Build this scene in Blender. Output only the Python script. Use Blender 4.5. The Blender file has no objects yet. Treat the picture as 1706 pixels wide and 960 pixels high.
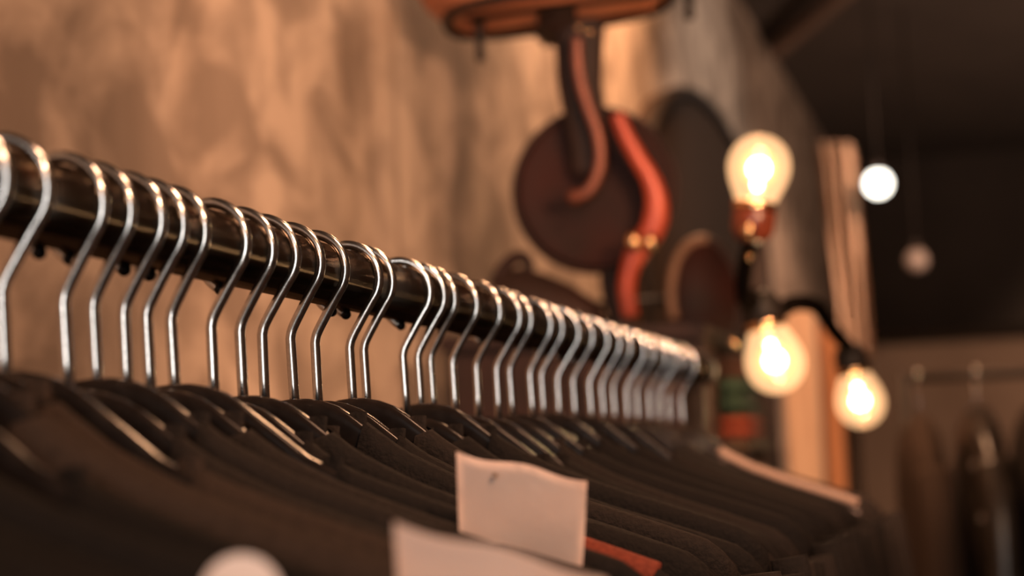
import bpy, bmesh, math, random
from mathutils import Vector, Matrix
random.seed(11)
PI = math.pi
C = bpy.context.scene.collection
W, H, F = 1706, 960, 3553.0

# ------------------------------------------------------------------ camera
ROLL = math.radians(2.5)
vx, vy = 1690 - W/2, H/2 - 750            # where the rail's direction vanishes
x0 = vx*math.cos(ROLL) + vy*math.sin(ROLL)
y0 = -vx*math.sin(ROLL) + vy*math.cos(ROLL)
PITCH = math.atan(-y0/F)
YAW = math.atan(x0/F*math.cos(PITCH))
fw = Vector((-math.sin(YAW)*math.cos(PITCH), math.cos(YAW)*math.cos(PITCH), math.sin(PITCH)))
rt0 = Vector((math.cos(YAW), math.sin(YAW), 0))
up0 = rt0.cross(fw)
# content turned counter-clockwise = camera turned clockwise
rt = rt0*math.cos(ROLL) - up0*math.sin(ROLL)
up = rt0*math.sin(ROLL) + up0*math.cos(ROLL)
RAIL_Z = 1.57
p_near = None
def ray(px, py):
    return fw + rt*((px - W/2)/F) + up*((H/2 - py)/F)
d0 = ray(5, 322)*0.846
RAIL_X = d0.x
CAM = Vector((0, 0, RAIL_Z - d0.z))
def at(px, py, depth):
    return CAM + ray(px, py)*depth
def at_x(px, py, x):
    r = ray(px, py); return CAM + r*((x - CAM.x)/r.x)
def at_y(px, py, y):
    r = ray(px, py); return CAM + r*((y - CAM.y)/r.y)
cam = bpy.data.cameras.new('camera'); camo = bpy.data.objects.new('camera', cam); C.objects.link(camo)
m = Matrix((rt, up, -fw)).transposed().to_4x4(); m.translation = CAM
camo.matrix_world = m
cam.sensor_width = 36; cam.lens = F/W*36; cam.clip_start = .01
cam.dof.use_dof = True; cam.dof.focus_distance = 1.20; cam.dof.aperture_fstop = 5.9; cam.dof.aperture_blades = 0
bpy.context.scene.camera = camo

# ------------------------------------------------------------------ materials
def mat(name, col, rough=.5, metal=0, **kw):
    m = bpy.data.materials.new(name); m.use_nodes = True
    b = m.node_tree.nodes['Principled BSDF']
    b.inputs['Base Color'].default_value = (*col, 1); b.inputs['Roughness'].default_value = rough
    b.inputs['Metallic'].default_value = metal
    for k, v in kw.items(): b.inputs[k.replace('_', ' ')].default_value = v
    return m
def noise_mat(name, c1, c2, scale=(1,1,1), nscale=8, rough=.6, metal=0, bump=0, detail=4, lo=.35, hi=.65, **kw):
    m = mat(name, c1, rough, metal, **kw); nt = m.node_tree; N = nt.nodes; L = nt.links
    b = N['Principled BSDF']
    tc = N.new('ShaderNodeTexCoord'); mp = N.new('ShaderNodeMapping'); mp.inputs['Scale'].default_value = scale
    n = N.new('ShaderNodeTexNoise'); n.inputs['Scale'].default_value = nscale; n.inputs['Detail'].default_value = detail
    r = N.new('ShaderNodeValToRGB'); r.color_ramp.elements[0].position = lo; r.color_ramp.elements[1].position = hi
    r.color_ramp.elements[0].color = (*c1, 1); r.color_ramp.elements[1].color = (*c2, 1)
    L.new(tc.outputs['Object'], mp.inputs[0]); L.new(mp.outputs[0], n.inputs[0]); L.new(n.outputs[0], r.inputs[0]); L.new(r.outputs[0], b.inputs['Base Color'])
    if bump:
        bp = N.new('ShaderNodeBump'); bp.inputs['Strength'].default_value = bump; bp.inputs['Distance'].default_value = .01
        L.new(n.outputs[0], bp.inputs['Height']); L.new(bp.outputs[0], b.inputs['Normal'])
    return m
def emit(name, col, s):
    m = bpy.data.materials.new(name); m.use_nodes = True; N = m.node_tree.nodes; N.clear()
    e = N.new('ShaderNodeEmission'); e.inputs[0].default_value = (*col, 1); e.inputs[1].default_value = s
    o = N.new('ShaderNodeOutputMaterial'); m.node_tree.links.new(e.outputs[0], o.inputs[0]); return m

M = {}
M['chrome'] = noise_mat('chrome', (.62,.61,.60), (.80,.79,.78), nscale=400, rough=.2, metal=1)
M['rail'] = noise_mat('dark_polished_steel', (.012,.009,.008), (.020,.014,.011), nscale=60, rough=.2, metal=.0, Specular_IOR_Level=.05)
def rail_mat():
    m = bpy.data.materials.new('dark_polished_steel'); m.use_nodes = True; N = m.node_tree.nodes; L = m.node_tree.links; N.clear()
    d = N.new('ShaderNodeBsdfDiffuse'); g = N.new('ShaderNodeBsdfGlossy'); x = N.new('ShaderNodeMixShader'); o = N.new('ShaderNodeOutputMaterial')
    n = N.new('ShaderNodeTexNoise'); n.inputs['Scale'].default_value = 60; r_ = N.new('ShaderNodeValToRGB')
    r_.color_ramp.elements[0].color = (.014,.010,.008,1); r_.color_ramp.elements[1].color = (.022,.015,.012,1)
    L.new(n.outputs[0], r_.inputs[0]); L.new(r_.outputs[0], d.inputs[0])
    g.inputs[0].default_value = (.55,.45,.36,1); g.inputs[1].default_value = .13; x.inputs[0].default_value = .16
    L.new(d.outputs[0], x.inputs[1]); L.new(g.outputs[0], x.inputs[2]); L.new(x.outputs[0], o.inputs[0]); return m
M['rail'] = rail_mat()
M['cable'] = mat('matt_black_rubber', (.008,.006,.005), .95, 0, Specular_IOR_Level=0)
M['tray'] = noise_mat('orange_copper_enamel', (.55,.19,.09), (.66,.26,.13), nscale=12, rough=.5)
M['hanger'] = noise_mat('black_plastic', (.012,.009,.008), (.020,.015,.013), nscale=90, rough=.2, Specular_IOR_Level=.17)
def fabric(name, c, r=.85):
    return noise_mat(name, tuple(v*.8 for v in c), tuple(v*1.15 for v in c), nscale=320, rough=r, bump=.25, Sheen_Weight=.0, Specular_IOR_Level=.2)
M['f_black'] = fabric('black_cotton', (.009,.0065,.0055))
M['f_charcoal'] = fabric('charcoal_cotton', (.017,.012,.0098))
M['f_brown'] = fabric('dark_brown_wool', (.040,.025,.018))
M['f_redbrown'] = fabric('reddish_brown_wool', (.062,.027,.019))
M['f_red'] = fabric('rust_red_cotton', (.20,.042,.024))
M['f_grey'] = fabric('grey_cotton', (.26,.22,.21))
M['f_tan'] = fabric('dusty_tan_cotton', (.36,.25,.20))
M['f_green'] = fabric('bottle_green_cotton', (.03,.05,.035))
M['paper'] = noise_mat('tag_paper', (.82,.66,.60), (.88,.74,.68), nscale=22, rough=.8, bump=.25)
M['lacquer'] = noise_mat('dark_red_lacquer', (.040,.010,.007), (.020,.009,.007), nscale=9, rough=.65, Specular_IOR_Level=.2)
M['lacq_dark'] = noise_mat('black_brown_lacquer', (.024,.013,.010), (.036,.016,.012), nscale=12, rough=.6, Specular_IOR_Level=.25)
M['copper'] = noise_mat('red_copper', (.36,.05,.022), (.44,.07,.03), nscale=20, rough=.38, metal=.2)
M['copper2'] = noise_mat('brown_copper', (.17,.05,.028), (.23,.072,.04), nscale=24, rough=.38, metal=.35)
M['brass'] = mat('brass', (.85,.52,.28), .18, 1)
M['dark'] = noise_mat('dark_iron', (.014,.010,.008), (.022,.016,.013), nscale=50, rough=.55, Specular_IOR_Level=.25)
M['bakelite'] = noise_mat('brown_bakelite', (.20,.045,.02), (.12,.03,.016), nscale=30, rough=.25)
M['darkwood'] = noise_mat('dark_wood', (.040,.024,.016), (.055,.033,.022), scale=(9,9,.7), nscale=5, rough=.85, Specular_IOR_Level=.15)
M['cream'] = noise_mat('cream_curtain', (.46,.30,.20), (.58,.40,.28), scale=(3,3,.5), nscale=3, rough=.9)
M['post'] = noise_mat('pale_timber', (.46,.29,.19), (.60,.40,.27), scale=(10,10,.6), nscale=5, rough=.7)
M['orangewood'] = noise_mat('orange_timber', (.34,.13,.045), (.44,.18,.07), scale=(10,10,.6), nscale=5, rough=.6)
M['tanrim'] = noise_mat('tan_leather', (.20,.105,.06), (.28,.15,.09), nscale=20, rough=.6)
M['ceil'] = noise_mat('black_ceiling_paint', (.05,.036,.028), (.062,.045,.035), nscale=3, rough=.95)
M['back'] = noise_mat('brown_back_wall_paint', (.15,.09,.06), (.21,.13,.09), nscale=1.5, rough=.9)
M['floor'] = noise_mat('dark_concrete', (.045,.034,.027), (.075,.058,.046), nscale=2.5, rough=.5, bump=.1)
M['dimglass'] = mat('dull_frosted_glass', (.20,.16,.14), .4)
M['globe'] = emit('lit_lamp_globe', (1,.93,.80), 6)
M['core'] = emit('glowing_filament', (1,.80,.48), 30)
def glow_glass(name='glowing_bulb_glass', col=(1,.56,.27), st=.62):
    m = bpy.data.materials.new(name); m.use_nodes = True; N = m.node_tree.nodes; N.clear(); L = m.node_tree.links
    e = N.new('ShaderNodeEmission'); e.inputs[0].default_value = (*col,1); e.inputs[1].default_value = st
    t = N.new('ShaderNodeBsdfTransparent'); t.inputs[0].default_value = (1,.95,.88,1)
    g = N.new('ShaderNodeBsdfGlossy'); g.inputs[1].default_value = .1; g.inputs[0].default_value = (.6,.5,.4,1)
    a = N.new('ShaderNodeMixShader'); a.inputs[0].default_value = .06
    ad = N.new('ShaderNodeAddShader'); o = N.new('ShaderNodeOutputMaterial')
    L.new(t.outputs[0], a.inputs[1]); L.new(g.outputs[0], a.inputs[2]); L.new(a.outputs[0], ad.inputs[0]); L.new(e.outputs[0], ad.inputs[1]); L.new(ad.outputs[0], o.inputs[0])
    return m
M['bulbglass'] = glow_glass()
M['innerglow'] = glow_glass('added_inner_glow', (1,.72,.22), .35)

def wall_mat():
    m = mat('mottled_plaster', (.5,.4,.32), .85); nt = m.node_tree; N = nt.nodes; L = nt.links; b = N['Principled BSDF']
    tc = N.new('ShaderNodeTexCoord')
    mp = N.new('ShaderNodeMapping'); mp.inputs['Scale'].default_value = (1, .95, 1.35)
    n1 = N.new('ShaderNodeTexNoise'); n1.inputs['Scale'].default_value = 5.5; n1.inputs['Detail'].default_value = 5; n1.inputs['Distortion'].default_value = .5
    mp2 = N.new('ShaderNodeMapping'); mp2.inputs['Scale'].default_value = (1, 2.0, .22)
    n2 = N.new('ShaderNodeTexNoise'); n2.inputs['Scale'].default_value = 3; n2.inputs['Detail'].default_value = 3
    r1 = N.new('ShaderNodeValToRGB'); r1.color_ramp.elements[0].position = .40; r1.color_ramp.elements[1].position = .60
    r1.color_ramp.elements[0].color = (.25,.185,.14,1); r1.color_ramp.elements[1].color = (.52,.40,.31,1)
    r2 = N.new('ShaderNodeValToRGB'); r2.color_ramp.elements[0].position = .38; r2.color_ramp.elements[1].position = .56
    r2.color_ramp.elements[0].color = (.82,.80,.78,1); r2.color_ramp.elements[1].color = (1,1,1,1)
    mx = N.new('ShaderNodeMixRGB'); mx.blend_type = 'MULTIPLY'; mx.inputs[0].default_value = 1
    # vertical board joints
    sp = N.new('ShaderNodeSeparateXYZ'); mo = N.new('ShaderNodeMath'); mo.operation = 'PINGPONG'; mo.inputs[1].default_value = .75
    r3 = N.new('ShaderNodeValToRGB'); r3.color_ramp.elements[0].position = .0; r3.color_ramp.elements[1].position = .03
    r3.color_ramp.elements[0].color = (.62,.6,.58,1); r3.color_ramp.elements[1].color = (1,1,1,1)
    mx2 = N.new('ShaderNodeMixRGB'); mx2.blend_type = 'MULTIPLY'; mx2.inputs[0].default_value = 1
    L.new(tc.outputs['Object'], mp.inputs[0]); L.new(tc.outputs['Object'], mp2.inputs[0]); L.new(tc.outputs['Object'], sp.inputs[0])
    L.new(mp.outputs[0], n1.inputs[0]); L.new(mp2.outputs[0], n2.inputs[0]); L.new(n1.outputs[0], r1.inputs[0]); L.new(n2.outputs[0], r2.inputs[0])
    L.new(sp.outputs[1], mo.inputs[0]); L.new(mo.outputs[0], r3.inputs[0])
    L.new(r1.outputs[0], mx.inputs[1]); L.new(r2.outputs[0], mx.inputs[2]); L.new(mx.outputs[0], mx2.inputs[1]); L.new(r3.outputs[0], mx2.inputs[2])
    L.new(mx2.outputs[0], b.inputs['Base Color'])
    bp = N.new('ShaderNodeBump'); bp.inputs['Strength'].default_value = .3; bp.inputs['Distance'].default_value = .01
    L.new(n1.outputs[0], bp.inputs['Height']); L.new(bp.outputs[0], b.inputs['Normal'])
    return m
M['wall'] = wall_mat()

# ------------------------------------------------------------------ mesh helpers
def finish(name, bm, m, parent=None, smooth=True, loc=None):
    bmesh.ops.recalc_face_normals(bm, faces=bm.faces[:])
    me = bpy.data.meshes.new(name); bm.to_mesh(me); bm.free()
    if smooth: me.polygons.foreach_set('use_smooth', [True]*len(me.polygons))
    me.materials.append(m)
    o = bpy.data.objects.new(name, me); C.objects.link(o)
    if parent: o.parent = parent
    if loc is not None: o.location = loc
    return o
def tag(o, label=None, cat=None, group=None, kind=None):
    if label: o['label'] = label
    if cat: o['category'] = cat
    if group: o['group'] = group
    if kind: o['kind'] = kind
    return o
def empty(name, loc=(0,0,0), rz=0):
    o = bpy.data.objects.new(name, None); C.objects.link(o); o.location = loc; o.rotation_euler = (0,0,rz); o.empty_display_size = .02; return o
def box(bm, lo, hi, bevel=0):
    r = bmesh.ops.create_cube(bm, size=1)
    for v in r['verts']:
        v.co = Vector([(lo[i]+hi[i])/2 + v.co[i]*(hi[i]-lo[i]) for i in range(3)])
    if bevel:
        es = list({e for v in r['verts'] for e in v.link_edges})
        bmesh.ops.bevel(bm, geom=es, offset=bevel, segments=2, affect='EDGES')
def tube(bm, pts, rad, seg=10, ref=None, closed=False, cap=True, pw=1):
    """sweep along pts; rad = r, or a function/list of (a, b) half-widths across (normal, binormal = ref side)"""
    P = [Vector(p) for p in pts]; n = len(P); rings = []
    ref = Vector(ref) if ref is not None else None
    nprev = None
    for i, p in enumerate(P):
        if closed: t = (P[(i+1) % n] - P[i-1]).normalized()
        else: t = (P[min(i+1, n-1)] - P[max(i-1, 0)]).normalized()
        if ref is not None: a = ref - t*ref.dot(t); a.normalize()
        elif nprev is None:
            a = t.orthogonal().normalized()
        else: a = (nprev - t*nprev.dot(t)).normalized()
        nprev = a; b = t.cross(a)
        rr = rad[i] if isinstance(rad, (list, tuple)) and isinstance(rad[0], (list, tuple)) else (rad if isinstance(rad, (list, tuple)) else (rad, rad))
        cs = [(math.cos(2*PI*(k+.5*(pw != 1))/seg), math.sin(2*PI*(k+.5*(pw != 1))/seg)) for k in range(seg)]
        rings.append([bm.verts.new(p + a*(math.copysign(abs(c)**pw, c)*rr[0]) + b*(math.copysign(abs(s_)**pw, s_)*rr[1])) for c, s_ in cs])
    m_ = n if closed else n-1
    for i in range(m_):
        A, B = rings[i], rings[(i+1) % n]
        for k in range(seg): bm.faces.new((A[k], A[(k+1) % seg], B[(k+1) % seg], B[k]))
    if cap and not closed:
        bm.faces.new(rings[0][::-1]); bm.faces.new(rings[-1])
def smooth_path(pts, sub=6):
    P = [Vector(p) for p in pts]; out = []
    for i in range(len(P)-1):
        a, b, c, d = P[max(i-1, 0)], P[i], P[i+1], P[min(i+2, len(P)-1)]
        for k in range(sub):
            t = k/sub
            out.append(.5*((2*b) + (c-a)*t + (2*a-5*b+4*c-d)*t*t + (3*b-a-3*c+d)*t**3))
    out.append(P[-1]); return out
def lathe(bm, prof, seg=32, mtx=None):
    rings = []
    for r, z in prof:
        if r < 1e-6: rings.append([bm.verts.new((0,0,z))])
        else: rings.append([bm.verts.new((r*math.cos(2*PI*k/seg), r*math.sin(2*PI*k/seg), z)) for k in range(seg)])
    for A, B in zip(rings, rings[1:]):
        for k in range(seg):
            q = [A[k % len(A)], A[(k+1) % len(A)], B[(k+1) % len(B)], B[k % len(B)]]
            u = []
            for v in q:
                if v not in u: u.append(v)
            if len(u) > 2: bm.faces.new(u)
    if mtx is not None: bmesh.ops.transform(bm, matrix=mtx, verts=[v for r in rings for v in r])
def sphere(bm, c, r, sx=1, sy=1, sz=1, seg=16):
    q = bmesh.ops.create_uvsphere(bm, u_segments=seg, v_segments=seg//2, radius=r)
    for v in q['verts']: v.co = Vector((v.co.x*sx, v.co.y*sy, v.co.z*sz)) + Vector(c)
def interp(tab, x):
    if x <= tab[0][0]: return tab[0][1]
    for (a, b), (c, d) in zip(tab, tab[1:]):
        if x <= c: return b + (d-b)*(x-a)/(c-a)
    return tab[-1][1]

# ------------------------------------------------------------------ the room
WX = -.86; CEIL = 3.1; FARY = 13.6; WALL_END = 12.4
def struct(name, lo, hi, m, bevel=0):
    bm = bmesh.new(); box(bm, lo, hi, bevel); return tag(finish(name, bm, m, smooth=False), kind='structure')
struct('floor', (-2.6,-3.6,-.1), (4.2,FARY+.2,0), M['floor'])
struct('ceiling', (-2.6,-3.6,CEIL), (4.2,FARY+.2,CEIL+.1), M['ceil'])
struct('wall_left', (WX-.15,-3.6,0), (WX,WALL_END,CEIL), M['wall'])
struct('wall_back', (-2.6,FARY,0), (4.2,FARY+.15,CEIL), M['back'])
struct('wall_right', (4.2,-3.6,0), (4.35,FARY+.2,CEIL), M['back'])
struct('wall_front', (-1.2,-3.75,0), (4.35,-3.6,CEIL), M['back'])
struct('trim_1', (-2.6,FARY-1.6,2.14), (4.2,FARY-.0,CEIL), M['ceil'])       # dark bulkhead above the far wall

# ceiling beam seen top right
bm = bmesh.new()
a_, b_ = at(1290, 85, 8.4), at(1420, -25, 7.2)
tube(bm, [a_, b_], (.035,.035), 4)
tag(finish('ceiling_duct', bm, M['back'], smooth=False), 'slanting brown duct crossing the dark ceiling at the end of the plaster wall', 'duct')

# ------------------------------------------------------------------ the rail
RR = .0177
RAIL_END = at_x(1150, 590, RAIL_X).y + .05
rail = empty('clothes_rail', (RAIL_X, .1, RAIL_Z))
bm = bmesh.new(); tube(bm, [(0,y,0) for y in (-.6, 0, RAIL_END-.1)], RR, 32)
finish('pipe', bm, M['rail'], rail)
for sx_, yy in ((.004,-.02),(-.003,-.20),(.003,-.36),(-.002,-.52)):
    bm = bmesh.new(); sphere(bm, (sx_, RAIL_END-.1+yy-.05, RR+.001), .0035, 1, 1, .8); finish('glint_bead', bm, M['brass'], rail)  # brass beads added to stand in for glints off the hook tops
bm = bmesh.new(); lathe(bm, [(0,0),(.0215,0),(.023,.003),(.023,.018),(.020,.022),(0,.022)], 24, Matrix.Translation((0,RAIL_END-.1,0)) @ Matrix.Rotation(-PI/2,4,'X'))
finish('end_cap', bm, M['dark'], rail)
for yy in (-.55, RAIL_END-.13):
    bm = bmesh.new(); tube(bm, [(0,yy,-RR),(0,yy,-RAIL_Z+.02)], .0125, 20); finish('upright_post', bm, M['dark'], rail)
    bm = bmesh.new(); tube(bm, [(-.26,yy,-RAIL_Z+.014),(.26,yy,-RAIL_Z+.014)], .014, 12); finish('base_bar', bm, M['dark'], rail)
tag(rail, 'long dark polished metal rail that carries the row of hangers', 'clothes rail')

# ------------------------------------------------------------------ hangers
R_H = .0209; WR = .0028
HUMP = -.0738                                        # hanger top below the rail centre
def hz(u):                                           # top line of the hanger's arms
    return interp([(0,0),(.010,-.0008),(.022,-.006),(.04,-.021),(.06,-.038),(.09,-.055),(.13,-.072),(.17,-.087),(.205,-.101),(.215,-.107)], abs(u))
def hook_mesh(end=242):
    bm = bmesh.new(); pts = [(0,0,-.020),(0,0,.010),(0,0,.028)]
    pts += smooth_path([(0,0,.033),(.0012,0,.0375),(.0040,0,.0425)], 4)
    a0 = math.radians(-40); c = Vector((0,0,.0742))
    s = c + Vector((math.cos(a0),0,math.sin(a0)))*R_H
    pts += [Vector((.0085,0,.0495)), Vector((.0122,0,.0552))]
    for k in range(0, 45):
        a = a0 + (math.radians(end)-a0)*k/44
        pts.append(c + Vector((math.cos(a),0,math.sin(a)))*R_H)
    tube(bm, pts, WR, 12, ref=(0,1,0)); e = pts[-1]
    me = bpy.data.meshes.new('hook'); bmesh.ops.recalc_face_normals(bm, faces=bm.faces[:]); bm.to_mesh(me); bm.free()
    me.polygons.foreach_set('use_smooth', [True]*len(me.polygons)); me.materials.append(M['chrome'])
    return me, e
hook_me, hook_end = hook_mesh(); hook_short, hook_short_end = hook_mesh(196)
def ball_mesh(hook_end):
    bm = bmesh.new(); sphere(bm, hook_end, .0033, seg=16)
    me = bpy.data.meshes.new('ball_tip'); bm.to_mesh(me); bm.free(); me.polygons.foreach_set('use_smooth', [True]*len(me.polygons)); me.materials.append(M['hanger']); return me
ball_me = ball_mesh(hook_end); ball_short = ball_mesh(hook_short_end)
def body_mesh():
    bm = bmesh.new(); us = [-.212+.424*k/64 for k in range(65)]
    pts, rr = [], []
    for u in us:
        h = interp([(0,.012),(.02,.011),(.06,.0075),(.18,.0065),(.2,.005),(.212,.002)], abs(u))
        w = interp([(0,.0055),(.05,.0052),(.16,.0055),(.2,.0045),(.212,.002)], abs(u))
        pts.append((u,0,hz(u)-h)); rr.append((w,h))
    tube(bm, pts, rr, 20, ref=(0,1,0), pw=.5)
    # lower trouser bar's short drop under each arm end, as one moulding
    me = bpy.data.meshes.new('hanger_body'); bmesh.ops.recalc_face_normals(bm, faces=bm.faces[:]); bm.to_mesh(me); bm.free()
    me.polygons.foreach_set('use_smooth', [True]*len(me.polygons)); me.materials.append(M['hanger']); return me
body_me = body_mesh()
def hang(o, y, rz, swing):
    o.location = (RAIL_X + HUMP*math.sin(swing), y, RAIL_Z + HUMP*math.cos(swing)); o.rotation_euler = (0, swing, rz)
def hanger(y, rz, tilt, swing, dz, label):
    t = empty('clothes_hanger'); hang(t, y, rz, swing)
    long_ = random.random() < .42
    for nm, me in (('hook', hook_me if long_ else hook_short), ('ball_tip', ball_me if long_ else ball_short), ('hanger_body', body_me)):
        o = bpy.data.objects.new(nm, me); C.objects.link(o); o.parent = t
        if nm == 'hook': o['label'] = 'bright chrome wire hook'; hk = o; o.rotation_euler = (0,0,tilt)
        if nm == 'ball_tip': o.parent = hk
        if nm == 'hanger_body': o.location.z = dz
    tag(t, label, 'hanger', 'chrome-hooked black hangers along the rail'); return t

# ------------------------------------------------------------------ garments
def garment(y, rz, swing, dz, t, neck, mname, label, name='shirt', cat='shirt', drop=.62, seed=0, collar=True, stripe=None, flare=1.0):
    rnd = random.Random(seed)
    g = empty(name); hang(g, y, rz, swing)
    HW = .222
    ph = rnd.uniform(0, 6)
    def top(u): return dz + hz(min(abs(u), .213)) + .0055 - max(0, abs(u)-.212)*1.2
    us = [-HW + 2*HW*k/56 for k in range(57)]
    vs = [0,.0015,.004,.008,.014,.022,.035,.05,.075,.11,.15,.21,.28,.36,.46,.56,drop]
    def half(u, v):
        edge = math.sqrt(max(0, 1-(abs(u)/HW)**10))
        rd = math.sqrt(max(0, 1-(1-min(v, .009)/.009)**2)) if abs(u) > neck else 1
        base = max(.0075, t*.8) if v < .03 else t
        base = .0092 + (t-.0092)*min(1, v/.05) if v < .05 else t
        f = 1 + .10*math.sin(u*46+ph+v*4)*min(1, v/.12)
        return max(0.0006, base*edge*rd*min(f, 1.08))
    def neckdrop(u, front):
        if abs(u) >= neck: return 0
        q = math.sqrt(max(0, 1-(u/neck)**2))
        return (.075 if front else .022)*q
    bm = bmesh.new()
    grid = {}
    for s in (1, -1):
        for i, u in enumerate(us):
            nd = neckdrop(u, s < 0)
            for j, v in enumerate(vs):
                vv = nd + v*(drop-nd)/drop
                if j == 0 and abs(u) > neck and s < 0: grid[(s,i,j)] = grid[(1,i,j)]; continue
                if i in (0, len(us)-1) and s < 0: grid[(s,i,j)] = grid[(1,i,j)]; continue
                h = half(u, vv)
                if j == 0 and abs(u) > neck: h = 0
                if i in (0, len(us)-1): h = 0
                z0_ = top(u) if abs(u) > neck else top(neck)
                grid[(s,i,j)] = bm.verts.new((u*(1+.04*vv*flare), s*h, z0_ - vv))
    for s in (1, -1):
        for i in range(len(us)-1):
            for j in range(len(vs)-1):
                q = [grid[(s,i,j)], grid[(s,i+1,j)], grid[(s,i+1,j+1)], grid[(s,i,j+1)]]
                w = []
                for v in q:
                    if v not in w: w.append(v)
                if len(w) > 2:
                    try: bm.faces.new(w)
                    except ValueError: pass
    body = finish('garment_body', bm, M[mname], g)
    # sleeves, hanging down from the shoulder ends, flattened against the body
    for sx in (1, -1):
        bm = bmesh.new(); P, rr = [], []
        L_ = rnd.uniform(.2, .5)
        for k in range(11):
            q = k/10
            P.append((sx*(HW+.0125+.020*math.sin(q*1.4)), 0, top(.20)-.024-q*L_)); rr.append((max(.004, t*.92)*(.55+.45*min(1, q*4)), .012+.006*min(1,q*3)))
        tube(bm, P, rr, 14, ref=(0,1,0))
        finish('sleeve', bm, M[mname], g)
    if collar:
        bm = bmesh.new(); P = []
        n = 40
        zt = top(neck)
        for k in range(n):
            a = 2*PI*k/n; u = neck*math.cos(a)*.99; front = math.sin(a) < 0
            q = abs(math.sin(a)); nd = (.075 if front else .022)*q
            yy = (.0078*min(1, q*2.2))*(-1 if front else 1)
            P.append((u, yy, zt - nd + .0015))
        tube(bm, P, (.0014,.0052), 8, ref=(0,1,0), closed=True)
        finish('collar', bm, M[mname], g)
    if stripe:
        for k, (z_, m_, hh, u0_) in enumerate(stripe):
            bm = bmesh.new(); P = []; rr = []
            for i in range(33):
                u = max(neck + .004, u0_) + (HW-.016-max(neck + .004, u0_))*i/32
                P.append((u, 0, top(u)+.0015 - z_ )); rr.append((max(.004, half(u, z_+.004)*1.06)+.0008, hh))
            tube(bm, P, rr, 12, ref=(0,1,0))
            finish('shoulder_stripe', bm, M[m_], g)['label'] = '%s band along the shoulder' % CW[m_]
    tag(g, label, cat, 'dark garments hanging along the rail'); return g

bend = [(-900,330),(-300,425),(0,468),(100,490),(200,515),(400,548),(600,588),(800,617),(1000,640),(1150,655)]
stems = [100,150,203,240,280,350,397,436,480,523,580,603,668,693,714,752,793,826,846,880,900,928,953,979,1000,1019,1043,1060,1080,1097,1113,1132]
ys = [at_x(x, interp(bend, x), RAIL_X).y for x in stems]
y5 = at_x(-2, 468, RAIL_X).y
ys = [y5-.035, y5] + ys
off = []
yy = ys[0]
for k in range(7):
    yy -= random.uniform(.028, .042); off.append(yy)
ORD = ['first','second','third','fourth','fifth','sixth','seventh','eighth','ninth','tenth','eleventh','twelfth','thirteenth','fourteenth','fifteenth','sixteenth','seventeenth','eighteenth','nineteenth','twentieth']
ORD += ['twenty-'+w for w in ORD[:9]] + ['thirtieth'] + ['thirty-'+w for w in ORD[:9]]
allv = [(y, 'off', i) for i, y in enumerate(off)] + [(y, 'in', i) for i, y in enumerate(ys)]
allv.sort()
pal = ['f_black','f_brown','f_charcoal','f_black','f_redbrown','f_black','f_brown','f_charcoal','f_black','f_brown','f_black']
CW = {'f_black':'black','f_charcoal':'charcoal','f_brown':'dark brown','f_redbrown':'reddish brown','f_red':'rust red','f_grey':'grey','f_tan':'pale tan','f_green':'bottle green'}
Y = [a[0] for a in allv]
N_ = len(Y)
def shoulder_py(y, px):                                # where a shoulder line at y crosses a picture column
    p = at_y(px, 900, y); u = abs(p.x-RAIL_X); q = Vector((p.x, y, RAIL_Z+HUMP-hz0(u))) - CAM
    return H/2 - q.dot(up)/q.dot(fw)*F
def hz0(u): return -hz(u)
chosen = []; last = -9
for k, y in enumerate(Y):
    if y - last >= .024 or y > 1.12: chosen.append(k); last = y
thick = {}; pt = None
for n_i, k in enumerate(chosen):
    g0 = Y[k]-Y[k-1] if k else .05; g1 = Y[k+1]-Y[k] if k < N_-1 else .05
    lim = .030
    for g, nb in ((g0, k-1), (g1, k+1)):
        lim = min(lim, g*.46 if nb in chosen else g-.0085)
    thick[k] = lim
red_k = min([k for k in chosen if allv[k][1] == 'in'], key=lambda k: abs(shoulder_py(Y[k], 1030)-952))
nv = 0
for k, (y, kind, i) in enumerate(allv):
    rz = math.radians(random.uniform(-.4,.4))
    tilt = math.radians(random.uniform(-6, 6))
    if kind == 'in': which = '%s hook from the photo left edge' % ORD[i]; hl = 'black plastic hanger, its chrome hook the %s' % which
    else:
        which = 'hanger %s before the photo left edge' % ORD[[i2 for i2 in range(len(off))][i]]
        hl = 'black plastic hanger with its hook cut off, %s before the photo left edge' % ORD[i]
    swing = math.radians(random.uniform(-2.2, -.3)); dz = random.choice([.003, 0, -.003, -.007])
    hanger(y, rz, tilt, swing, dz, hl)
    mname = pal[(k//3*7+3) % len(pal)] if kind == 'off' or i < 5 else ('f_black','f_black','f_charcoal','f_black','f_black','f_charcoal','f_black')[k % 7]
    if kind == 'in' and i in (5, 16): mname = 'f_charcoal'
    neck = random.choice([.032,.036,.040,.046])
    if kind == 'in' and i in (1,4,6): neck = .076
    if kind == 'off' and i == 1: neck = .078
    if kind == 'in' and i >= 17: neck = random.choice([.046,.052,.062])
    stripe = None
    if k == red_k: mname = 'f_black'; stripe = [(.010,'f_red',.0095, at_y(930, 900, y).x-RAIL_X)]
    if k == chosen[-2]: mname = 'f_charcoal'; stripe = [(.003,'f_tan',.0055,0),(.017,'f_grey',.008,0)]; neck = .05
    if k not in thick: continue
    t = thick[k]
    garment(y, rz, swing, dz, t, neck, mname, '%s garment on the %s' % (CW[mname], which), seed=k, stripe=stripe, drop=.62)

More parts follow.
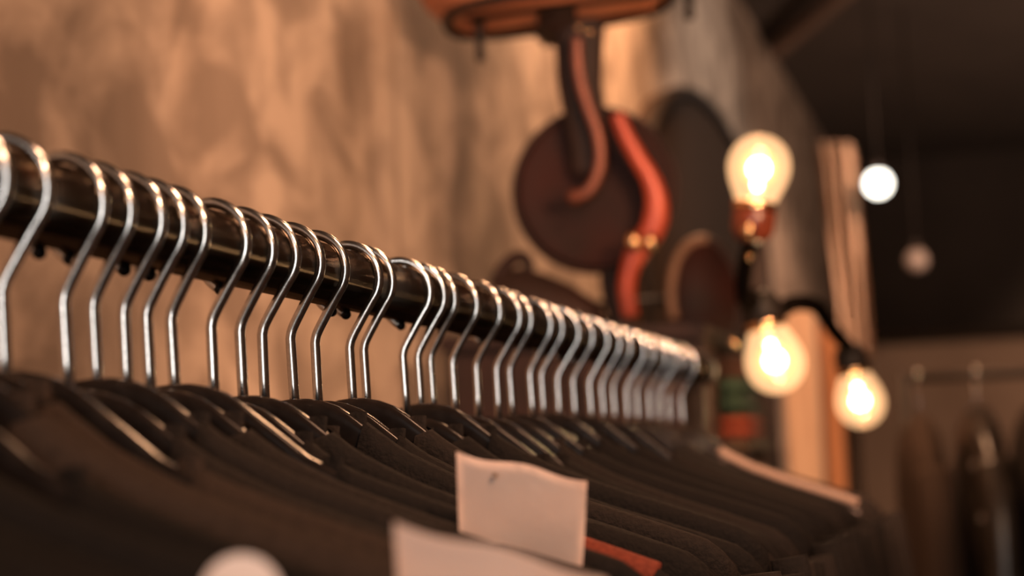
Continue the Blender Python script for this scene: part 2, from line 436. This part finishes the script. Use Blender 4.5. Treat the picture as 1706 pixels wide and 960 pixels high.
# ------------------------------------------------------------------ tags
def tag_card(name, corners, depth_list, label, curl=.004, hole=None, mname='paper', group='paper price tags on the garments'):
    P = [at(px, py, d) for (px, py), d in zip(corners, depth_list)]      # tl, tr, br, bl
    base = sum(P, Vector())/4
    e = empty(name, base)
    n = (P[1]-P[0]).cross(P[3]-P[0]).normalized()
    bm = bmesh.new(); nx, ny = 14, 12; G = []
    for j in range(ny+1):
        row = []
        for i in range(nx+1):
            a, b = i/nx, j/ny
            p = P[0]*(1-a)*(1-b) + P[1]*a*(1-b) + P[2]*a*b + P[3]*(1-a)*b
            p = p + n*(curl*math.sin(a*PI*1.3+.4)*(.4+.6*b) + curl*.4*math.sin(b*7+a*2)) + (P[3]-P[0]).normalized()*(.0012*math.sin(a*9))
            row.append(bm.verts.new(p-base))
        G.append(row)
    for j in range(ny):
        for i in range(nx): bm.faces.new((G[j][i], G[j][i+1], G[j+1][i+1], G[j+1][i]))
    r = bmesh.ops.solidify(bm, geom=bm.faces[:], thickness=.0006)
    finish('card', bm, M[mname], e)
    if hole:
        bm = bmesh.new(); q = at(hole[0], hole[1], hole[2]) - base
        lathe(bm, [(0,0),(.0009,0),(.0013,.0003),(.0009,.0006),(0,.0004)], 16, Matrix.Translation(q) @ n.to_track_quat('Z','Y').to_matrix().to_4x4())
        b2 = bmesh.new(); tube(b2, [q, at(hole[0]+1, hole[1]-10, hole[2]+.05)-base, at(hole[0]+2, hole[1]-6, hole[2]+.13)-base], .0005, 6); finish('thread', b2, M['f_black'], e)
        finish('eyelet', bm, M['f_tan'], e)['label'] = 'small punched mark near the top corner'
    tag(e, label, 'price tag', group)
    return e
tag_card('price_tag', [(760,752),(978,800),(966,1000),(768,990)], [.93,.93,.92,.92], 'upright square pale pink paper tag standing before the dark garments', hole=(824,792,.9285))
tag_card('price_tag', [(656,868),(1010,962),(1000,1120),(668,1080)], [.67,.67,.66,.66], 'lower slanting pale pink paper tag left of the upright one')
tag_card('price_tag', [(972,925),(1032,946),(1034,1010),(970,1000)], [.95,.95,.945,.945], 'small slate grey tag with pale edge right of the upright pink tag', mname='f_grey')
# round-ended pale tag close to the lens
rc = at(402, 992, .60); e = empty('price_tag', rc)
bm = bmesh.new(); hole_ = [(.0115*math.cos(math.radians(a)), 0, .0115*math.sin(math.radians(a))) for a in range(0, 181, 9)] + [(-.0115,0,-.02),(.0115,0,-.02)]
f_ = bm.faces.new([bm.verts.new(v) for v in hole_]); r_ = bmesh.ops.extrude_face_region(bm, geom=[f_])
for v in r_['geom']:
    if isinstance(v, bmesh.types.BMVert): v.co.y += .0006
finish('card', bm, M['paper'], e, smooth=False); e.rotation_euler = (0,0,YAW)
tag(e, 'pale round-ended paper tag at the very bottom left, nearest the lens', 'price tag', 'paper price tags on the garments')

# ------------------------------------------------------------------ hanging copper tray with pegs, above the rail's far end
DT = 3.15
def pathpx(pts, dep): return [at(x, y, dep if not callable(dep) else dep(x, y)) for x, y in pts]
tc_ = at(925, -40, DT)
tray = empty('hanging_tray', tc_)
hx = rt.copy(); hy = Vector((-hx.y, hx.x, 0)).normalized(); hx = Vector((hx.x, hx.y, 0)).normalized()
basis = Matrix((hx, hy, Vector((0,0,1)))).transposed().to_4x4()
def sup(r, n=40, ax=1, ay=1): return [(math.copysign(abs(math.cos(2*PI*k/n))**.7, math.cos(2*PI*k/n))*r*ax, math.copysign(abs(math.sin(2*PI*k/n))**.7, math.sin(2*PI*k/n))*r*ay) for k in range(n)]
def stack(bm, levels, n=40):
    rings = []
    for r, z, ax, ay in levels: rings.append([bm.verts.new((x, y, z)) for x, y in sup(r, n, ax, ay)])
    for A, B in zip(rings, rings[1:]):
        for k in range(n): bm.faces.new((A[k], A[(k+1) % n], B[(k+1) % n], B[k]))
    bm.faces.new(rings[0][::-1]); bm.faces.new(rings[-1])
tilt_ = Matrix.Rotation(math.radians(-5), 4, 'Y')
bm = bmesh.new(); stack(bm, [(.15,-.052,1,.8),(.170,-.048,1,.8),(.196,-.018,1,.8),(.212,.02,1,.8),(.206,.02,1,.8),(.19,-.012,1,.8),(.165,-.040,1,.8)])
bmesh.ops.transform(bm, matrix=basis @ tilt_, verts=bm.verts); finish('tray_dish', bm, M['tray'], tray)
bm = bmesh.new(); P = [basis @ tilt_ @ Vector((x, y, -.051)) for x, y in sup(.168, 60, 1, .8)]
tube(bm, P, .0075, 10, closed=True); finish('lower_rim', bm, M['dark'], tray)
for yy in (-.085, -.04, .0, .045, .09):
    bm = bmesh.new(); tube(bm, [basis @ tilt_ @ Vector((x, yy, -.055)) for x in (-.14, 0, .14)], (.004,.012), 8, ref=(0,0,1)); finish('slat', bm, M['tray'] if yy in (-.085, .0, .045) else M['lacq_dark'], tray)
for x in (800, 1148):
    c_ = at(x, 78 if x == 800 else 8, DT-.02) - tc_
    bm = bmesh.new(); lathe(bm, [(0,-.022),(.006,-.022),(.0075,-.015),(.006,-.004),(.008,.02),(.008,.045),(0,.045)], 16, Matrix.Translation(c_)); finish('peg_foot', bm, M['dark'], tray)
bm = bmesh.new(); box(bm, (-.028,-.03,-.075), (.028,.16,-.01), .008); bmesh.ops.transform(bm, matrix=basis, verts=bm.verts); finish('clamp', bm, M['lacq_dark'], tray)
for px, py in ((964,46),(984,54)):
    bm = bmesh.new(); sphere(bm, at(px, py, DT-.16) - tc_, .0042); finish('brass_knob', bm, M['brass'], tray)
bm = bmesh.new(); tube(bm, [(0,0,-.02),(0,0,(CEIL-tc_.z))], .008, 12); finish('hanging_rod', bm, M['dark'], tray)
tag(tray, 'copper coloured slatted tray with dark rim and pegs at the photo top edge', 'tray')

# ------------------------------------------------------------------ round lacquered ornament hanging under the tray
dc = at(993, 318, 3.2)
orn = empty('wall_ornament', dc)
Mf = Matrix((rt0, fw, Vector((0,0,1)))).transposed()      # disc upright, its face towards -Y of this frame
Rdisc = Matrix.Rotation(YAW, 4, 'Z') @ Matrix.Rotation(math.radians(-10), 4, 'Z')
bm = bmesh.new()
lathe(bm, [(0,-.017),(.060,-.018),(.100,-.017),(.110,-.020),(.117,-.018),(.120,-.008),(.120,.012),(.114,.018),(0,.018)], 64, Rdisc @ Matrix.Rotation(PI/2, 4, 'X') @ Matrix.Scale(-1, 4, (0,0,1)))
finish('round_body', bm, M['lacquer'], orn)
bm = bmesh.new(); tube(bm, [Rdisc @ Vector((.118*math.cos(2*PI*k/64), -.004, .118*math.sin(2*PI*k/64))) for k in range(64)], (.005,.011), 10, ref=None, closed=True)
finish('rim', bm, M['lacq_dark'], orn)
neck_px = [(966,30),(965,90),(966,140),(974,190),(980,240),(982,290)]
bm = bmesh.new(); P = smooth_path([at(x, y, 3.17)-dc for x, y in neck_px], 5)
tube(bm, P, [( .038-.012*i/len(P), .011) for i in range(len(P))], 14, ref=rt); finish('curved_neck', bm, M['lacq_dark'], orn)
strip = [(961,62),(962,100),(968,140),(982,185),(996,225),(1000,265),(992,300),(975,322),(955,328)]
bm = bmesh.new(); P = smooth_path([at(x, y, 3.13)-dc for x, y in strip], 5)
tube(bm, P, (.0082,.005), 10, ref=rt); o = finish('front_strip', bm, M['copper2'], orn); o['label'] = 'copper strip curling down the front'
bm = bmesh.new(); sphere(bm, at(957,328,3.13)-dc, .011); finish('strip_boss', bm, M['copper2'], o)
side = [(1028,190),(1042,225),(1062,262),(1084,300),(1094,340),(1088,380),(1066,412),(1052,440),(1044,480),(1050,528)]
bm = bmesh.new(); P = smooth_path([at(x, y, 3.12)-dc for x, y in side], 5); n_ = len(P)
tube(bm, P, [(interp([(0,.011),(.3,.014),(.5,.019),(.7,.017),(.8,.014),(1,.013)], i/n_), .010) for i in range(n_)], 12, ref=rt)
o = finish('side_band', bm, M['copper'], orn); o['label'] = 'bright red copper band curving round the right edge'
for px, py, r in ((1056,402,.012),(1083,403,.011)):
    bm = bmesh.new(); sphere(bm, at(px, py, 3.10)-dc, r, 1, 1, 1.3); finish('highlight_bead', bm, M['brass'], o)  # beads shaped as the bright highlights on the band
bm = bmesh.new(); P = smooth_path([at(x, y, 3.20)-dc for x, y in ((1022,420),(1018,470),(1030,520),(1040,560))], 5)
tube(bm, P, (.017,.01), 12, ref=rt); finish('lower_stem', bm, M['lacq_dark'], orn)
tag(orn, 'round dark red lacquered ornament with curved neck and bright copper bands', 'wall ornament')

# ------------------------------------------------------------------ oval drum with a tan rim, right of it
oc = at(1172, 495, 3.5)
ov = empty('oval_plaque', oc)
Ro = Matrix.Rotation(YAW, 4, 'Z') @ Matrix.Rotation(math.radians(14), 4, 'Z')
bm = bmesh.new(); lathe(bm, [(0,-.014),(.05,-.016),(.052,-.010),(.052,.014),(0,.014)], 48, Ro @ Matrix.Diagonal((1.05,1,1.72,1)) @ Matrix.Rotation(PI/2, 4, 'X') @ Matrix.Scale(-1, 4, (0,0,1)))
finish('plaque_face', bm, M['lacquer'], ov)
bm = bmesh.new(); tube(bm, [Ro @ Vector((.056*math.cos(2*PI*k/48), -.006, .092*math.sin(2*PI*k/48))) for k in range(int(48*.24), int(48*.60))], (.009,.012), 10); o = finish('rim_band', bm, M['tanrim'], ov); o['label'] = 'tan rim along the left side'
bm = bmesh.new(); tube(bm, [Ro @ Vector((.058*math.cos(2*PI*k/48), 0, .094*math.sin(2*PI*k/48))) for k in range(48)], (.008,.012), 10, closed=True); finish('dark_rim', bm, M['lacq_dark'], ov)
bm = bmesh.new(); tube(bm, [(WX-oc.x+.002,.02,0),(0,.02,0)], .007, 10); finish('wall_arm', bm, M['dark'], ov)
tag(ov, 'dark oval plaque with a tan left rim, below the upright bulb', 'plaque')

# ------------------------------------------------------------------ dark arched board standing in for the ornament's shadow on the wall
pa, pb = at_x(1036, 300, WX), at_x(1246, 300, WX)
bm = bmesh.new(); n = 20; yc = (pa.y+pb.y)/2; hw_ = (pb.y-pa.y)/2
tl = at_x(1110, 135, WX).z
ap = empty('shadow_panel', (WX, yc, 0))
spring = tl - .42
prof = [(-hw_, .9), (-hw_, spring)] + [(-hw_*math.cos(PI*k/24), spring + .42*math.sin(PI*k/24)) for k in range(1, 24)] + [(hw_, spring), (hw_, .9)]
def prism(bm, prof, x0_, x1_):
    A = [bm.verts.new((x0_, y, z)) for y, z in prof]; B = [bm.verts.new((x1_, y, z)) for y, z in prof]
    bm.faces.new(A); bm.faces.new(B[::-1])
    for k in range(len(prof)): bm.faces.new((A[k], A[(k+1) % len(prof)], B[(k+1) % len(prof)], B[k]))
prism(bm, prof, .003, .045); finish('shadow_board', bm, M['darkwood'], ap, smooth=False)
bm = bmesh.new(); tube(bm, [(.05, y, z) for y, z in prof], .018, 8, ref=(1,0,0)); finish('shadow_edge', bm, M['dark'], ap)
tag(ap, 'dark arched board standing in for the ornament shadow on the plaster wall', 'panel')

# ------------------------------------------------------------------ dark red cabinet beyond the rail, bag on top, folded clothes
cy = RAIL_END + .22
cl, cr = at_y(742, 620, cy), at_y(1172, 620, cy)
ctop = at_y(900, 552, cy).z
cab = empty('low_cabinet', ((cl.x+cr.x)/2, cy, 0)); cw = (cr.x-cl.x)/2
bm = bmesh.new(); box(bm, (-cw,.012,.08), (cw,.42,ctop-.022), .004); finish('carcass', bm, M['lacq_dark'], cab, smooth=False)
bm = bmesh.new(); box(bm, (-cw-.006,-.006,ctop-.022), (cw+.006,.43,ctop), .004); finish('top_board', bm, M['lacq_dark'], cab, smooth=False)
for k in range(2):
    a = -cw+.008+k*cw; b = a+cw-.016
    bm = bmesh.new(); box(bm, (a,-.006,.10), (b,.0115,ctop-.032), .003); d_ = finish('door', bm, M['lacq_dark'], cab, smooth=False)
    bm = bmesh.new(); sphere(bm, ((b-.02) if k == 0 else (a+.02), -.016, ctop-.26), .009); finish('door_knob', bm, M['brass'], d_)
for sx in (-1, 1):
    for yy in (.04, .38):
        bm = bmesh.new(); tube(bm, [(sx*(cw-.03),yy,0),(sx*(cw-.03),yy,.085)], .018, 10); finish('leg', bm, M['dark'], cab)
tag(cab, 'dark red lacquered cabinet standing behind the far end of the clothes rail', 'cabinet')
bc = at_y(905, 505, cy+.16); bz = ctop
bag = empty('leather_bag', (bc.x, cy+.18, ctop))
bm = bmesh.new()
L1, R1 = at_y(815, 500, cy+.18).x - bc.x, at_y(1015, 500, cy+.18).x - bc.x
nn = 26; ring = []
prev = None
for i in range(nn+1):
    q = i/nn; x = L1 + (R1-L1)*q
    hh = max(.004, interp([(0,.03),(.04,.07),(.12,.100),(.25,.108),(.45,.098),(.7,.076),(.92,.046),(1,.01)], q))
    r_ = [bm.verts.new((x, .055*math.cos(2*PI*k/16)*min(1, .3+hh*12), hh*.5*(1+math.sin(2*PI*k/16))+.001)) for k in range(16)]
    if prev:
        for k in range(16): bm.faces.new((prev[k], prev[(k+1) % 16], r_[(k+1) % 16], r_[k]))
    else: bm.faces.new(r_[::-1])
    prev = r_
bm.faces.new(prev)
finish('bag_body', bm, M['lacq_dark'], bag)
bm = bmesh.new(); P = smooth_path([at_y(x, y, cy+.18) - Vector((bc.x, cy+.18, ctop)) for x, y in ((826,478),(836,452),(858,430),(876,432),(880,452),(874,474))], 5); tube(bm, P, (.011,.009), 10); finish('handle', bm, M['lacq_dark'], bag)
tag(bag, 'low dark red leather bag with curled handle lying on the cabinet', 'bag')
def folded(px, py, w, h, mname, label):
    c_ = at_y(px, py, cy+.10); e = empty('folded_sweater', (c_.x, cy+.10, ctop))
    return e
# folded clothes on a small shelf right of the cabinet
sy = cy + .25
sA, sB = at_y(1196, 735, sy), at_y(1268, 735, sy)
sh = empty('display_stool', ((sA.x+sB.x)/2, sy, 0)); sw = (sB.x-sA.x)/2
bm = bmesh.new(); box(bm, (-sw,-.14,sA.z-.02), (sw,.14,sA.z), .005); finish('seat', bm, M['darkwood'], sh, smooth=False)
for sx in (-1,1):
    for yy in (-.11,.11):
        bm = bmesh.new(); tube(bm, [(sx*(sw-.015),yy,0),(sx*(sw-.018),yy,sA.z-.018)], .011, 10); finish('leg', bm, M['darkwood'], sh)
tag(sh, 'tall dark wooden stool under the folded red and green clothes', 'stool')
def fold_pile(z, h, mname, label, w):
    e = empty('folded_sweater', ((sA.x+sB.x)/2, sy, z))
    for k in range(2):
        bm = bmesh.new(); box(bm, (-w,-.11,k*h/2+.0005), (w,.11,(k+1)*h/2-.0005), h*.2); finish('fold', bm, M[mname], e)
    tag(e, label, 'sweater', 'folded clothes on the stool')
fold_pile(sA.z, .034, 'f_red', 'rust red folded sweater, lowest on the stool beyond the rail', sw*.9)
fold_pile(sA.z+.034, .055, 'f_green', 'bottle green folded sweater lying on the rust red one', sw*.86)
fold_pile(sA.z+.089, .030, 'f_redbrown', 'reddish brown folded sweater, topmost of the pile on the stool', sw*.84)

# ------------------------------------------------------------------ glowing bulbs
def bulb_lamp(px, py, depth, dia, axis, label, power, knob=None, mount='bakelite'):
    """axis: unit vector from the bulb's centre towards its socket"""
    c_ = at(px, py, depth); R = dia/2
    e = empty('light_bulb', c_)
    q = Vector(axis).normalized().to_track_quat('-Z', 'Y').to_matrix().to_4x4()
    prof = [(0,R),(R*.30,R*.955),(R*.56,R*.83),(R*.78,R*.63),(R*.93,R*.36),(R,.04*R),(R*.985,-R*.22),(R*.91,-R*.52),(R*.80,-R*.78),(R*.69,-R*1.02),(R*.62,-R*1.22)]
    bm = bmesh.new(); lathe(bm, prof, 40, q); g = finish('glass', bm, M['bulbglass'], e)
    bm = bmesh.new(); sphere(bm, (0,0,-.10*R), R*.34, 1, 1, .95, 20); sphere(bm, (0,0,-.58*R), R*.15, 1, 1, 1.4, 12)
    bmesh.ops.transform(bm, matrix=q, verts=bm.verts); f = finish('filament', bm, M['core'], e); f['label'] = 'white-hot glowing core'
    bm = bmesh.new(); sphere(bm, (0,0,-.06*R), R*.62, 1, 1, 1.0, 28); bmesh.ops.transform(bm, matrix=q, verts=bm.verts); finish('inner_glow_shell', bm, M['innerglow'], g)  # extra emissive shell, added to thicken the bulb's glow around the core
    bm = bmesh.new(); lathe(bm, [(0,-R*1.16),(R*.64,-R*1.16),(R*.70,-R*1.2),(R*.72,-R*1.36),(R*.70,-R*1.42),(0,-R*1.42)], 28, q); c2 = finish('collar', bm, M['brass'], e)
    bm = bmesh.new(); lathe(bm, [(0,-R*1.425),(R*.66,-R*1.425),(R*.70,-R*1.5),(R*.68,-R*2.1),(R*.52,-R*2.4),(R*.22,-R*2.5),(0,-R*2.5)], 28, q); finish('socket', bm, M[mount], e)
    if knob:
        for kx, ky, kd, kr in knob:
            bm = bmesh.new(); sphere(bm, at(kx, ky, kd)-c_, kr); finish('brass_screw', bm, M['brass'], e)
    tag(e, label, 'light bulb')
    ld = bpy.data.lights.new('bulb_light', 'POINT'); ld.energy = power; ld.color = (1,.66,.36); ld.shadow_soft_size = .012
    lo = bpy.data.objects.new('bulb_light', ld); C.objects.link(lo); lo.location = c_ + Vector(axis).normalized()*R*-.62
    return c_, R
UP = up0
B1, R1_ = bulb_lamp(1265, 276, 2.75, .081, (-.16,.0,-1), 'upright glowing round bulb in a reddish brown socket, highest of the three large bulbs', .9, knob=[(1250,428,2.69,.004),(1247,385,2.70,.009)])
B2, R2_ = bulb_lamp(1292, 606, 2.90, .082, (-.20,0,1), 'large glowing bulb hanging upside down below the upright one', .9, knob=[(1222,572,2.80,.0055)], mount='dark')
B3, R3_ = bulb_lamp(1434, 672, 3.50, .080, (-.16,.0,1), 'smaller-looking glowing bulb, lowest and farthest right of the three', .9, mount='dark')
s1 = B1 + Vector((-.16,0,-1)).normalized()*R1_*2.35
s2 = B2 + Vector((-.20,0,1)).normalized()*R2_*2.35
s3 = B3 + Vector((-.16,0,1)).normalized()*R3_*2.35
bm = bmesh.new(); P = smooth_path([s1, at(1238,470,2.80), at(1245,505,2.86), s2], 6); tube(bm, P, .011, 10)
cb = finish('lamp_cable', bm, M['cable']); tag(cb, 'thick black cable running from the upright bulb socket down to the hanging bulb', 'cable')
bm = bmesh.new(); P = smooth_path([s2, at(1290,520,2.93), at(1325,505,3.0), at(1362,512,3.15), at(1388,550,3.3), s3], 8); tube(bm, P, .012, 10)
cb = finish('lamp_cable', bm, M['cable']); tag(cb, 'black cable arching between the two hanging bulbs', 'cable')

# ------------------------------------------------------------------ timber posts and curtain behind the bulbs
def post(px0, px1, py, y, m, label, name='timber_post', ztop=CEIL, dep=.10, z0=0):
    a, b = at_y(px0, py, y), at_y(px1, py, y)
    e_ = bmesh.new(); box(e_, (-(b.x-a.x)/2,-dep/2,z0), ((b.x-a.x)/2,dep/2,ztop), .008)
    o = finish(name, e_, m, smooth=False, loc=((a.x+b.x)/2, y, 0)); tag(o, label, 'post'); return o
zt2 = at_y(1350, 528, 5.6).z
post(1312, 1366, 690, 5.6, M['post'], 'pale timber post lit from the front behind the hanging bulbs', ztop=zt2+.02)
post(1374, 1404, 690, 5.75, M['orangewood'], 'narrow orange-brown timber post right beside the pale post', ztop=zt2)
# curtain at the end of the wall: gathered cloth leaning out to the right
bm = bmesh.new(); cols = 40; rows = 24; G = []
cyy = 7.4
for j in range(rows+1):
    py = 238 + (600-238)*j/rows
    row = []
    l_ = interp([(215,1352),(260,1362),(300,1368),(400,1378),(500,1392),(600,1402)], py)
    r_ = interp([(215,1418),(260,1425),(300,1428),(400,1438),(500,1448),(600,1456)], py)
    for i in range(cols+1):
        q = i/cols; p = at_y(l_+(r_-l_)*q, py, cyy)
        p.y += .035*math.sin(q*21+j*.1) + .02*math.sin(q*47)
        row.append(bm.verts.new(p))
    G.append(row)
for j in range(rows):
    for i in range(cols): bm.faces.new((G[j][i], G[j][i+1], G[j+1][i+1], G[j+1][i]))
bmesh.ops.solidify(bm, geom=bm.faces[:], thickness=.012)
o = finish('curtain', bm, M['cream']); tag(o, 'cream cloth curtain hanging at the far end of the plaster wall', 'curtain')

# ------------------------------------------------------------------ ceiling pendants in the dark room
def pendant(px, py, d, dia, m, label):
    c_ = at(px, py, d); e = empty('pendant_lamp', c_)
    bm = bmesh.new(); sphere(bm, (0,0,0), dia/2, seg=28); finish('globe', bm, m, e)
    bm = bmesh.new(); lathe(bm, [(0,dia*.46),(dia*.18,dia*.46),(dia*.17,dia*.75),(dia*.05,dia*.85),(0,dia*.85)], 16); finish('lamp_holder', bm, M['dark'], e)
    bm = bmesh.new(); tube(bm, [(0,0,dia*.8),(0,0,CEIL-c_.z)], .003, 8); finish('cord', bm, M['dark'], e)
    tag(e, label, 'pendant lamp')
pendant(1463, 306, 7.2, .085, M['globe'], 'small lit white globe lamp in the dark room, right of the upright bulb')
pendant(1527, 434, 7.8, .085, M['dimglass'], 'dim unlit grey globe lamp in the dark room')

# ------------------------------------------------------------------ a second rail of dark clothes at the right
FR = at(1600, 640, 5.0); fz = FR.z
fa = at(1500, 640, 5.0); fb = at(1720, 640, 5.0)
fdir = Vector((1, .15, 0)).normalized()
rack = empty('garment_rack', (FR.x, FR.y, 0)); rack.rotation_euler = (0,0,math.atan2(fdir.y, fdir.x))
bm = bmesh.new(); tube(bm, [(-.13,0,fz+.02),(.5,0,fz+.02)], .012, 12); finish('hanging_bar', bm, M['dark'], rack)
for xx in (-.13,.5):
    bm = bmesh.new(); tube(bm, [(xx,0,.03),(xx,0,fz+.03)], .014, 12); finish('upright', bm, M['dark'], rack)
    bm = bmesh.new(); box(bm, (xx-.02,-.26,0), (xx+.02,.26,.035), .008); finish('foot', bm, M['dark'], rack, smooth=False)
tag(rack, 'dark free-standing garment rack at the right in the back room', 'garment rack')
M['leather'] = noise_mat('black_leather', (.016,.012,.010), (.028,.021,.017), nscale=30, rough=.32)
JL = ['dark brown jacket at the left end of the far rack', 'black leather jacket, second on the far rack', 'charcoal jacket, third on the far rack', 'black leather jacket, fourth on the far rack', 'dark brown jacket at the right end of the far rack']
for k, (mm, ll) in enumerate(zip(('f_brown','leather','f_charcoal','leather','f_brown'), JL)):
    xx = -.10 + k*.135
    e = empty('jacket', (FR.x, FR.y, 0), math.atan2(fdir.y, fdir.x)); e.location = Vector((FR.x, FR.y, 0)) + fdir*xx
    zt = fz - .05 - random.uniform(0,.02)
    bm = bmesh.new(); prev = None
    for j, (q, w, t) in enumerate(((0,.03,.015),(.012,.055,.028),(.05,.12,.045),(.10,.19,.052),(.16,.215,.055),(.35,.21,.055),(.6,.215,.056),(.75,.22,.056))):
        rr_ = [bm.verts.new((t*math.cos(2*PI*i/24)*(1+.08*math.sin(i*3+k)), w*math.sin(2*PI*i/24), zt-q)) for i in range(24)]
        if prev:
            for i in range(24): bm.faces.new((prev[i], prev[(i+1) % 24], rr_[(i+1) % 24], rr_[i]))
        else: bm.faces.new(rr_)
        prev = rr_
    bm.faces.new(prev[::-1]); finish('jacket_body', bm, M[mm], e)
    for sy_ in (-1, 1):
        bm = bmesh.new(); tube(bm, smooth_path([(0,sy_*.205,zt-.13),(.006,sy_*.25,zt-.25),(.004,sy_*.262,zt-.45),(0,sy_*.262,zt-.66)], 5), (.042,.034), 12, ref=(1,0,0)); finish('sleeve', bm, M[mm], e)
    for j in range(4):
        bm = bmesh.new(); sphere(bm, (-.035+.01*j,-.215-.004*j if False else -.19, zt-.14-.12*j), .012, 1, .5, 1, 12)
        if k == 1: 
            bm2 = finish('button', bm, M['dimglass'], e); bm2['label'] = 'dull pale button'
        else: bm.free()
    bm = bmesh.new(); pts = [(0,0,zt-.01),(0,0,zt+.035)] + [(0,.022*math.cos(a), fz+.02+.022*math.sin(a)) for a in [math.radians(-60+20*i) for i in range(14)]]
    tube(bm, pts, .002, 8); hk = finish('hook', bm, M['chrome'], e); hk['label'] = 'thin metal hook'
    tag(e, ll, 'jacket', 'jackets on the far garment rack')

# ------------------------------------------------------------------ light
def area(name, loc, target, size, power, col, sy=None):
    l = bpy.data.lights.new(name, 'AREA'); l.energy = power; l.color = col; l.shape = 'RECTANGLE'; l.size = size; l.size_y = sy or size
    o = bpy.data.objects.new(name, l); C.objects.link(o); o.location = loc
    o.rotation_euler = (Vector(target)-Vector(loc)).to_track_quat('-Z','Y').to_euler(); return o
def spot(name, loc, target, power, col, deg=60, blend=.6, size=.04):
    l = bpy.data.lights.new(name, 'SPOT'); l.energy = power; l.color = col; l.spot_size = math.radians(deg); l.spot_blend = blend; l.shadow_soft_size = size
    o = bpy.data.objects.new(name, l); C.objects.link(o); o.location = loc
    o.rotation_euler = (Vector(target)-Vector(loc)).to_track_quat('-Z','Y').to_euler(); return o
area('shop_window', (-.1,-3.4,1.75), (-.35,1.4,1.5), 2.6, 95, (1,.94,.88), 1.8)
area('warm_shop_lamp', (1.0,-.6,2.75), (-.5,1.6,1.35), .3, 34, (1,.56,.32))
spot('overhead_spot', (.5,1.2,3.0), (WX,1.8,1.5), 115, (1,.53,.31), 80, size=.2)
spot('low_wall_fill', (.45,1.75,2.05), (WX,3.1,1.8), 72, (1,.54,.32), 75, size=.06)  # unseen light, added low so shadows of tray and ornament fall elsewhere
spot('high_wall_fill', (-.25,4.2,3.02), (WX,3.7,1.85), 20, (1,.60,.40), 75, size=.08)  # unseen light added to brighten the wall behind the ornament
spot('overhead_spot', (.9,6.4,3.0), (WX,6.6,1.9), 80, (1,.80,.66), 80)
spot('overhead_spot', (.9,4.4,3.0), (-.1,5.6,1.6), 170, (1,.58,.34), 34)  # unseen spot added to brighten the timber posts
spot('overhead_spot', (.7,5.4,2.95), (-.33,7.4,2.1), 750, (1,.60,.40), 32)  # unseen spot added to brighten the curtain
p_ = area('hanger_highlight_fill', (-.57,4.6,3.05), (-.57,5.0,0), .35, 48, (1,.52,.27), .7); p_.rotation_euler = (0,0,0)  # unseen panel added so the hanger arms reflect bright strips
spot('far_wall_fill', (1.8,10.6,2.1), (.9,13.6,1.45), 330, (1,.66,.44), 80, size=.08)  # unseen light added to lift the dark far wall
spot('bounce_fill', (2.2,7.5,.9), (1.6,8.2,3.1), 190, (1,.66,.48), 120, size=.08)  # added in place of bounced light, lifts the dark ceiling
w = bpy.data.worlds.new('world'); bpy.context.scene.world = w; w.use_nodes = True
w.node_tree.nodes['Background'].inputs[0].default_value = (.06,.045,.035,1); w.node_tree.nodes['Background'].inputs[1].default_value = .3
vs_ = bpy.context.scene.view_settings
vs_.view_transform = 'Standard'; vs_.look = 'None'; vs_.gamma = 1; vs_.use_curve_mapping = False; vs_.exposure = 0
